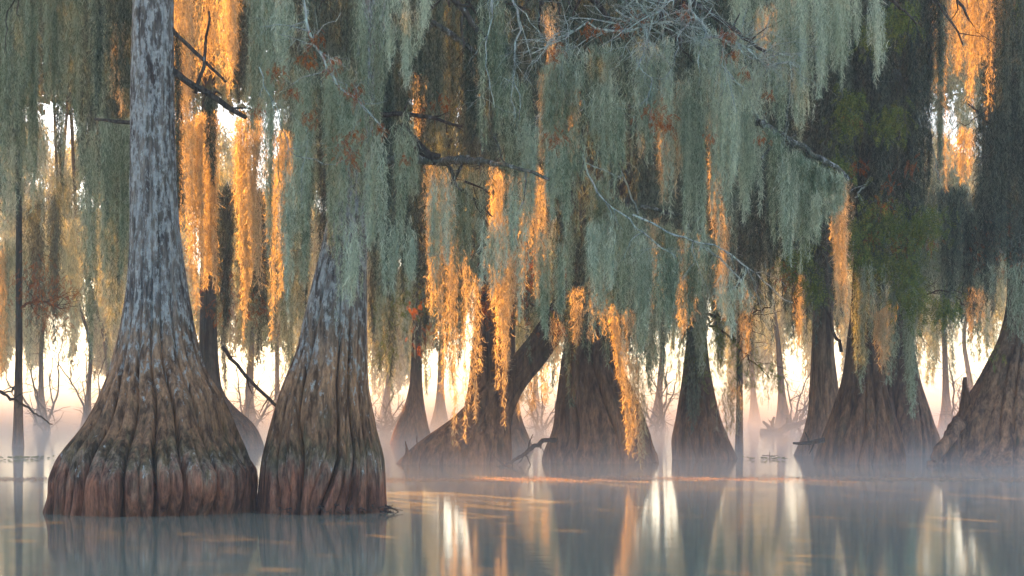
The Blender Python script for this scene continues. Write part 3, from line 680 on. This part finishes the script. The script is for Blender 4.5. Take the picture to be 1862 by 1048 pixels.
mid("moss strand dividing the upper right bright gap", 1700, 1725, T, [330], 48, mat=MOSS, thick=.5)
mid("grey moss columns low between the right-hand trees", 1660, 1780, 380, [600, 560, 640], 53, mat=MOSS)
mid("narrow moss tail in front of the folded buttress", 1030, 1052, 520, [740], 46, thick=.4)
mid("mixed moss strands low right of the folded buttress", 1160, 1230, 480, [740, 700], 46, mat=MOSS, thick=.8)
mid("moss tail in front of the small cone shaped cypress", 1250, 1272, 600, [780], 52, thick=.4)

mid("dark moss beard on the upper right trunk, left side", 1535, 1610, T, [330, 420, 380], 49.3, dens=1.3, beard=.4, rag=.2)
mid("dark moss beard on the upper right trunk, right side", 1600, 1690, T, [420, 500, 430], 49.3, dens=1.3, beard=.4, rag=.2)
mid("moss beard mixed with green sprays on the right-hand trunk", 1545, 1640, 240, [520, 600, 560], 49.4, dens=1.2, beard=.5, rag=.25)
mid("dim moss beard over the lower right-hand trunk", 1600, 1690, 330, [600, 660, 600], 49.4, dens=1.2, beard=.5, mat=MOSS)
mid("moss beard hiding the reddish stem", 1470, 1540, 60, [620, 660, 560], 50.5, dens=1.3, rag=.2)
mid("moss beard on the right edge trunk", 1815, 1885, 120, [560, 620], 48.6, dens=1.3, rag=.2)
mid("moss beard on the small cypress stem", 1235, 1310, 100, [600, 640, 590], 52.5, dens=1.3, rag=.2)
mid("brown green moss curtain closing the gap above the leaning trunk's foot", 785, 900, 300, [680, 720, 640], 49, mat=MOSS, rag=.4)
mid("grey moss strands hanging low over the folded buttress", 1015, 1130, 420, [700, 660, 720], 48, mat=MOSS, rag=.6)
mid("grey moss strands hanging low on the small cypress", 1225, 1320, 420, [700, 660], 50, mat=MOSS, rag=.6)
mid("long moss strands trailing down the broad right-hand cypress", 1535, 1660, 480, [700, 720, 800], 47, mat=MOSS, rag=.7)
mid("moss strands trailing over the right edge cypress", 1790, 1880, 480, [640, 700, 720], 47.5, mat=MOSS, rag=.6)
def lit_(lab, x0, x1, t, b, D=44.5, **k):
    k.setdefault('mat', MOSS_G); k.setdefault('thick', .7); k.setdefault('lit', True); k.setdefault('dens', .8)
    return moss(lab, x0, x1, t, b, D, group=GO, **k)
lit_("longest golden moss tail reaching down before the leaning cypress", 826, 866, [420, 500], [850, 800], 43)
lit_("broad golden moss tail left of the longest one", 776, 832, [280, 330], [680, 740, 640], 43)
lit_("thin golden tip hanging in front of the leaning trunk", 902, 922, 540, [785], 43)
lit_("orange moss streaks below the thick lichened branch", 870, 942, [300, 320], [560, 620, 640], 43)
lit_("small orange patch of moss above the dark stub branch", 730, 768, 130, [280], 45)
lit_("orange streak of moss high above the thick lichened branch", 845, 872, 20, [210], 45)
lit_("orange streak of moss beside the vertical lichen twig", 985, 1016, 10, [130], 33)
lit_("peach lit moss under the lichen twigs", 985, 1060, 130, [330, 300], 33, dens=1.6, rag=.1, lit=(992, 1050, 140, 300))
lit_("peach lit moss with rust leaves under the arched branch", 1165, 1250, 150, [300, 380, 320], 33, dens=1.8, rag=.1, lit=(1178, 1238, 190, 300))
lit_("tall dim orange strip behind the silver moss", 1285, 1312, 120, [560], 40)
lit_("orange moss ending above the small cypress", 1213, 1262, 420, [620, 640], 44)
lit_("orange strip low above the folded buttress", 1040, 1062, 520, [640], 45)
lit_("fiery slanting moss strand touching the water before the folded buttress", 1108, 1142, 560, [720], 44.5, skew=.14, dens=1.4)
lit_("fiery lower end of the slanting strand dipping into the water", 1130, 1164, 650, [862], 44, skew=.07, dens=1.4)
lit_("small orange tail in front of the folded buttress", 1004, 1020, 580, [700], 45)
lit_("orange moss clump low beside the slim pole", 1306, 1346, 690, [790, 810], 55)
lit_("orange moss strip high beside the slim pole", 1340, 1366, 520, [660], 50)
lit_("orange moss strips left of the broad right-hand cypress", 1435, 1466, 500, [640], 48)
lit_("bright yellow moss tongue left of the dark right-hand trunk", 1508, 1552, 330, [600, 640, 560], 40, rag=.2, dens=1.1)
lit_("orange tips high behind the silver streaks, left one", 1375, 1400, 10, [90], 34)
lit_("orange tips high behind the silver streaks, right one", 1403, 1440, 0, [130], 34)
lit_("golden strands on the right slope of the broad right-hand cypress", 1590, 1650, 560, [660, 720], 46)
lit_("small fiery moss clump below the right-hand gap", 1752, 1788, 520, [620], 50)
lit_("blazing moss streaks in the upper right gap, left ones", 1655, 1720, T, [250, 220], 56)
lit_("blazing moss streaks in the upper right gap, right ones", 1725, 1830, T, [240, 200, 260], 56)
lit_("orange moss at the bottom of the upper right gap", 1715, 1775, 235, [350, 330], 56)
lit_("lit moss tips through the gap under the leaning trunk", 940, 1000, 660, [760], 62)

# far hazy curtains
GF2 = "hazy far moss curtains"
def far(lab, *a, **k):
    k.setdefault('group', GF2); k.setdefault('mat', MOSS); k.setdefault('thick', 5); k.setdefault('colw', 7); k.setdefault('group', GF2); k.setdefault('rag', .6); return moss(lab, *a, **k)
far("hazy far moss curtain behind the left gap, upper part", -20, 230, T, [420, 200, 240, 520], 92, dens=.35, mat=MOSS_P)
lit_("orange streaked moss close behind the right side of the front trunk", 312, 366, T, [420, 470, 380], 37.6, dens=1.1)
lit_("orange moss glimpsed right of the thick lichened branch", 952, 1000, 300, [560, 600], 43)
lit_("orange moss sliver in front of the folded buttress top", 1178, 1212, 400, [580, 620], 43)
lit_("orange moss sliver behind the rust needles over the leaning cypress", 880, 940, 440, [600, 660, 620], 42.5)
lit_("dim orange moss sliver low between the silver beards", 1300, 1330, 380, [600], 43)
lit_("orange moss tatters at the top between front trees", 385, 430, T, [160, 220], 40)
lit_("orange moss tips low right of the leaning cypress", 1072, 1100, 500, [660], 43)
far("hazy far moss tatters low behind the left gap", -10, 230, 400, [720, 690, 735], 100, dens=.45, mat=MOSS_P)
far("hazy far moss tatters low between the two front trees", 330, 560, 380, [735, 720, 700], 84, dens=.9)
far("hazy far moss curtain between the two front trees, upper part", 320, 620, T, [420, 380, 460], 78, dens=.7)
far("hazy far moss behind the second cypress and the leaning one", 660, 860, 380, [730, 740, 720], 82, dens=1.0, lit=(680, 860, 560, 720))
far("hazy far moss through the gap of the leaning trunk", 920, 1030, 480, [752, 730], 84, dens=1.0)
far("hazy far moss above the slim pole gap", 1180, 1480, 300, [720, 690, 640, 600, 640, 700], 84, dens=.9)
far("hazy far moss between the right-hand trees", 1640, 1830, 300, [720, 735, 700], 82, dens=1.0, lit=(1660, 1800, 560, 730))
far("hazy far moss at the top centre", 600, 1200, T, [420, 400], 76, dens=.5)
far("hazy far moss at the top right", 1200, 1880, T, [330, 420], 78, dens=.45)

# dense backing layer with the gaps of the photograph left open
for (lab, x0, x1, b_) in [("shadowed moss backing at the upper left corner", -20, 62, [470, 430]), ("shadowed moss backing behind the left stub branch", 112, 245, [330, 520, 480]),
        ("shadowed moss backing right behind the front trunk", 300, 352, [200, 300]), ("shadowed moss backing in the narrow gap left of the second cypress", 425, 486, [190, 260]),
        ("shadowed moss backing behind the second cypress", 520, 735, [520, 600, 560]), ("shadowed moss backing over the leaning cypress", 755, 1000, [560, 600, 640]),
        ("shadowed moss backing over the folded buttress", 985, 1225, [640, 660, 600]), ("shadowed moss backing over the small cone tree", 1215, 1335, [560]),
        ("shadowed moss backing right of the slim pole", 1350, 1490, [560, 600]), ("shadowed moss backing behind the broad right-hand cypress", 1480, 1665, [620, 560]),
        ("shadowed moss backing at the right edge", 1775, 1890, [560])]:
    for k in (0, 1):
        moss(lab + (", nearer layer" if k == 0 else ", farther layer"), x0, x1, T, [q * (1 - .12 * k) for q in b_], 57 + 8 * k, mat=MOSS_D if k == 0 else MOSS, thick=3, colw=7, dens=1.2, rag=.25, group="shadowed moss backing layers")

# tatters of hazy moss let down into the bright gaps
TAT = [("left edge", -10, 40, 560, 722, 74), ("misty thin stem, right side", 45, 110, 480, 700, 96), ("left gap, near the bare twigs", 100, 160, 520, 735, 105), ("left gap, against the front tree", 165, 235, 440, 700, 90),
       ("front tree's right flank", 392, 440, 500, 745, 96), ("middle of the gap between the front trees", 430, 490, 480, 725, 88), ("second tree's left flank", 480, 545, 520, 752, 102),
       ("second tree's right flank", 672, 720, 520, 748, 92), ("far low buttress, left side", 690, 770, 460, 716, 74), ("far low buttress, right side", 765, 830, 500, 748, 86), ("leaning tree's back", 815, 900, 480, 732, 76),
       ("gap beneath the leaning trunk", 915, 965, 600, 750, 95), ("gap before the folded buttress", 955, 1015, 580, 742, 88), ("folded buttress, right side", 1140, 1200, 520, 745, 84),
       ("small cone tree, left side", 1185, 1240, 500, 750, 94), ("small cone tree, right side", 1290, 1345, 540, 735, 86), ("slim pole, right side", 1345, 1385, 560, 715, 92),
       ("bright gap, middle", 1380, 1430, 480, 668, 98), ("bright gap, right side", 1425, 1475, 500, 712, 84), ("reddish stem's back", 1465, 1530, 520, 740, 78),
       ("right-hand group, right side", 1655, 1705, 520, 742, 84), ("gap before the right edge tree", 1695, 1760, 500, 752, 96), ("right edge tree's left slope", 1745, 1810, 480, 690, 76)]
for k, (lab, x0, x1, t0, b0, D) in enumerate(TAT):
    moss("hazy moss tatter low in the distance, " + lab, x0, x1, t0 - 120, [b0 - 60, b0, b0 - 30], D, mat=(MOSS, MOSS_D, MOSS_P)[k % 3], thick=3, colw=7, dens=1.15, rag=.6, group="hazy moss tatters in the gaps", group_=14)
for (lab, x0, x1, b_, D, m_) in [("brown moss drapery low behind the leaning cypress", 680, 800, [640, 700, 670], 66, MOSS_D), ("brown moss drapery low behind the upright dark stem", 790, 900, [720, 690], 64, MOSS_D),
        ("brown moss drapery between the folded buttress and the cone tree", 1130, 1235, [690, 730, 700], 67, MOSS_D), ("brown moss drapery right of the cone tree", 1285, 1360, [700, 670], 66, MOSS_D),
        ("brown moss drapery left of the reddish stem", 1415, 1480, [690, 720], 65, MOSS_D), ("brown moss drapery between the right-hand trees", 1650, 1740, [650, 700, 640], 67, MOSS_D), ("brown moss drapery beside the right edge tree's crown", 1735, 1830, [640, 600], 66, MOSS_D),
        ("brown moss drapery between the two front trees", 400, 500, [620, 690, 640], 66, MOSS_D)]:
    moss(lab, x0, x1, 340, b_, D, mat=m_, thick=3, colw=7, dens=1.2, rag=.55, group="moss draperies behind the middle trees", group_=20)
SHR = [("bare twiggy shrub in the mist right of the thin stem", 85, 112, 110, 590), ("bare twiggy shrub in the mist beside the front base", 170, 108, 80, 640), ("bare twiggy shrub between the two front trees", 455, 106, 80, 640),
       ("bare twiggy shrub in the mist right of the second base", 700, 104, 60, 680), ("bare twiggy shrub through the gap under the leaning trunk", 985, 108, 50, 690), ("bare twiggy shrub left of the small cone tree", 1200, 106, 50, 660),
       ("bare twiggy shrub above the driftwood", 1440, 112, 60, 650), ("bare twiggy shrub before the right edge tree", 1735, 102, 60, 640)]
for k, (lab, px, D, wd, yt) in enumerate(SHR):
    mb = MB(); rs = np.random.default_rng(60 + k); yb = HZ + F * CAMH / D
    for q in range(5):
        xe = px + rs.uniform(-wd, wd); ye = yt + rs.uniform(0, 70)
        grow(mb, px_line([(px + rs.normal() * 6, yb + 6), ((px + xe) / 2 + rs.normal() * 8, (yb + ye) / 2), (xe, ye)], D), .07, .02, rs, step=.35, wig=.12, kids=12, klen=(.5, 1.6), droop=.05, sides=4)
    tag(mb.build("bare_shrub", WOOD_D, loc=P(px, yb, D)), lab, "shrub", "bare shrubs in the mist")

# ------------------------------------------------------------------ far trees in the haze
FT = [("pale far cypress in the mist left of the thin stem", 75, 14, 130, 783), ("pale far cypress in the left gap", 158, 12, 118, 780), ("pale far cypress just left of the front base", 205, 16, 140, 777),
      ("pale far cypress between the two front trees", 452, 18, 120, 780), ("pale far cypress beside the second base", 505, 12, 140, 777), ("pale far cypress right of the second base", 700, 14, 135, 778),
      ("faint far cypress behind the leaning tree", 800, 18, 125, 780), ("faint far cypress in the gap under the leaning trunk", 975, 12, 150, 774), ("faint far cypress left of the small cone tree", 1195, 16, 120, 780),
      ("faint far cypress in the bright gap", 1372, 12, 150, 774), ("faint far cypress at the bright gap's right side", 1425, 18, 115, 783), ("faint far cypress between the right-hand trees", 1722, 18, 110, 784),
      ("faint far cypress beside the right edge tree", 1775, 14, 150, 774)]
for k, (lab, px, wd, D, by) in enumerate(FT):
    by = HZ + F * CAMH / D
    rk = np.random.default_rng(700 + k); a1, a2, a3 = rk.normal(size=3) * 14; ln = rk.normal() * 25
    tree('far%d' % k, lab, [(by, px - wd * 1.2, px + wd * 1.1), (by - 20, px - wd * .8, px + wd * .8), (by - 60, px - wd * .4 + a1 * .3, px + wd * .35 + a1 * .3), (by - 160, px - wd * .25 + a1, px + wd * .25 + a1), (by - 330, px - wd * .2 + a2 + ln, px + wd * .2 + a2 + ln), (0, px - wd * .18 + a3 + 2 * ln, px + wd * .2 + a3 + 2 * ln)],
         D, 7, .2, BARK_M, ztop=24, group="far cypress trees in the haze", seed=300 + k, na=48, nz=70)
    Tk = TREES['far%d' % k]; r_ = np.random.default_rng(500 + k)
    Vs = []; Fs = []; off = 0
    for q in range(9):
        xx = px + r_.normal() * 48; t0 = r_.uniform(-50, 520)
        V, Fc = moss_verts(xx - 16, xx + 16, t0, t0 + r_.uniform(80, 190), D, r_=r_, dens=.75, thick=3, colw=7)
        Vs.append(V); Fs.append(Fc + off); off += len(V)
    mesh_obj("hanging_moss", np.concatenate(Vs) - Tk['loc'], np.concatenate(Fs), MOSS, Tk['e'])

# far woods closing the view
r_ = np.random.default_rng(900); Vs = []; Fs = []; off = 0
for k in range(200):
    D = r_.uniform(170, 240); xx = r_.uniform(-150, 2010); t0 = r_.uniform(200, 560); wd = r_.uniform(20, 60)
    V, Fc = moss_verts(xx - wd, xx + wd, t0, min(732, t0 + r_.uniform(80, 220)), D, r_=r_, dens=.5, thick=4, colw=9, fw=2.5, fl=26)
    Vs.append(V); Fs.append(Fc + off); off += len(V)
fw_ = mesh_obj("forest", np.concatenate(Vs), np.concatenate(Fs), MOSS)
tag(fw_, "pale far woods closing the view beyond the water", "woods", None, 'stuff')

# ------------------------------------------------------------------ unseen leaf screens added above the frame, holes cut to gate the sun
LIT += [(24, 36, 640, 800, 71)]
build_moss()
r_ = np.random.default_rng(42)
NL = 260000
cp = np.stack([r_.uniform(-55, 16, NL), r_.uniform(22, 100, NL), 24 + r_.uniform(-1.2, 1.2, NL)], -1)
keep = ~sun_path(cp, .12)
cp = cp[keep]
c2 = np.stack([r_.uniform(-95, 40, 42000), r_.uniform(97, 165, 42000), 27 + r_.uniform(-1.5, 1.5, 42000)], -1)
c3 = np.stack([r_.uniform(-95, -35, 26000), r_.uniform(97, 165, 26000), 28 + r_.uniform(-1.5, 1.5, 26000)], -1)
cp = np.concatenate([cp, c2, c3])
own = [k for k in TREES if not k.startswith('far') and k not in 'AB'] + ['far%d' % k for k in range(len(FT))]
loc2 = np.array([TREES[k]['loc'][:2] for k in own])
near = ((cp[:, None, :2] - loc2[None]) ** 2).sum(-1).argmin(1)
for k, key in enumerate(own):
    c = cp[near == k]; n = len(c)
    if n < 50: continue
    a = r_.normal(size=(n, 3)); a /= np.linalg.norm(a, axis=1)[:, None]; b = np.cross(a, r_.normal(size=(n, 3))); b /= np.linalg.norm(b, axis=1)[:, None]
    sz = (r_.uniform(.13, .26, n) * np.where(c[:, 1] > 96.5, 1.7, 1))[:, None]
    V = np.stack([c - a * sz - b * sz * .7, c + a * sz - b * sz * .6, c + a * sz * .8 + b * sz * .7, c - a * sz * .7 + b * sz * .6], 1).reshape(-1, 3)
    mesh_obj("sun_gate_leaves", V - TREES[key]['loc'], np.arange(len(V)).reshape(-1, 4), LEAF_C, TREES[key]['e'])

# ------------------------------------------------------------------ fallen and floating things
mb = MB(); r2 = np.random.default_rng(3)
grow(mb, px_line([(405, 630), (440, 672), (475, 710), (507, 742)], 33), .035, .028, r2, wig=.03, kids=3, klen=(.1, .4))
tag(mb.build("fallen_branch", WOOD_D, loc=P(405, 630, 33)), "thin dead branch leaning against the second cypress base", "branch")
mb = MB()
grow(mb, px_line([(0, 712, 60), (50, 740, 62), (95, 772, 64)], 62), .05, .02, r2, wig=.05, kids=3, klen=(.2, .6))
tag(mb.build("fallen_branch", WOOD_D, loc=P(0, 712, 60)), "thin bare branch slanting into the mist at far left", "branch")
DD = 104
e = empty("driftwood", P(1415, 785, DD)); tag(e, "dark curved driftwood with upturned prongs on the bright water", "driftwood")
el = np.array(e.location)
mb = MB(); grow(mb, px_line([(1386, 787), (1405, 785), (1425, 781), (1446, 773), (1470, 764)], DD), .26, .12, r2, wig=.10, kids=5, klen=(.3, .9)); o = mb.build("log", WOOD_D, e); off_children(o, el)
for q in ([(1400, 782), (1394, 772), (1387, 766)], [(1406, 782), (1404, 770), (1408, 758)], [(1425, 778), (1432, 768), (1430, 760)]):
    mb = MB(); grow(mb, px_line(q, DD), .14, .06, r2, wig=.04, kids=1, klen=(.2, .4)); o = mb.build("prong", WOOD_D, e); off_children(o, el)
Ds = base_D(832)
mb = MB()
for q in ([(1400, 834), (1400, 822)], [(1386, 829), (1402, 830), (1414, 828)]): grow(mb, px_line(q, Ds), .018, .01, r2, wig=.02)
tag(mb.build("snag", WOOD_D, loc=P(1400, 832, Ds)), "tiny cross shaped twig poking out of the water", "twig")
def pads(px, py, w_, n, lab):
    D = base_D(py); V = []; r_ = np.random.default_rng(int(px))
    for k in range(n):
        c = P(px, py, D) + np.array([r_.normal() * w_ * .4, r_.normal() * w_ * .8, 0]); c[2] = .02 + r_.uniform(0, .05)
        a = r_.uniform(0, 6.28); s = r_.uniform(.03, .07)
        V.append([c + s * np.array([math.cos(a + q), math.sin(a + q), .35 * math.sin(q + a)]) for q in (0, 1.57, 3.14, 4.71)])
    V = np.array(V).reshape(-1, 3)
    tag(mesh_obj("floating_plants", V, np.arange(len(V)).reshape(-1, 4), LEAF_G, loc=P(px, py, D)), lab, "water plants")
pads(46, 835, .8, 60, "small raft of floating leaves on the water at far left")
pads(1395, 836, .7, 26, "sparse floating leaves beside the cross shaped twig")
def sun_streak():  # added orange flecks standing in for a streak of sunlight on the water
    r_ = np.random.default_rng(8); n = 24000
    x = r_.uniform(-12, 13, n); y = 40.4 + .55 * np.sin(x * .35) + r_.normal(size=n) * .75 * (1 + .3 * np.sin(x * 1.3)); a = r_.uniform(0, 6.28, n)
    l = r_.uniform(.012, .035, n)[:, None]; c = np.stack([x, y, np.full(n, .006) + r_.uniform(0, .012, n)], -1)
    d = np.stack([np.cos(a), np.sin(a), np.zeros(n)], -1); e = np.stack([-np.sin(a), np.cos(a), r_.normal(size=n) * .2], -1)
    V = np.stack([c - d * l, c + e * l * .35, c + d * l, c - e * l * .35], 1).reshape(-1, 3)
    o = mesh_obj("sunlight_flecks", V, np.arange(len(V)).reshape(-1, 4), SUN_STREAK); tag(o, "thin band of added orange flecks painting a sunlight streak on the water", "leaf litter", None, 'stuff')
sun_streak()
# dead roots and twigs at the foot of the second tree
r2 = np.random.default_rng(4)
for k in range(44):
    x = 590 + r2.uniform(-122, 122); u_ = (x - 586) / 120
    dd = 28.3 - math.sqrt(max(0.02, 1 - min(1, u_ * u_))) * .93 - .02
    q = P(x, 930 - r2.uniform(-4, 14), dd); p2 = q + np.array([r2.normal() * .12, r2.normal() * .05 - .03, r2.uniform(-.10, .04)])
    mb = MB(); grow(mb, [q, (q + p2) / 2 + r2.normal(size=3) * .02, p2], .012, .004, r2, wig=.03, step=.04, kids=1, klen=(.03, .1))
    off_children(mb.build("root", WOOD_D, TREES['B']['e']), TREES['B']['loc'])
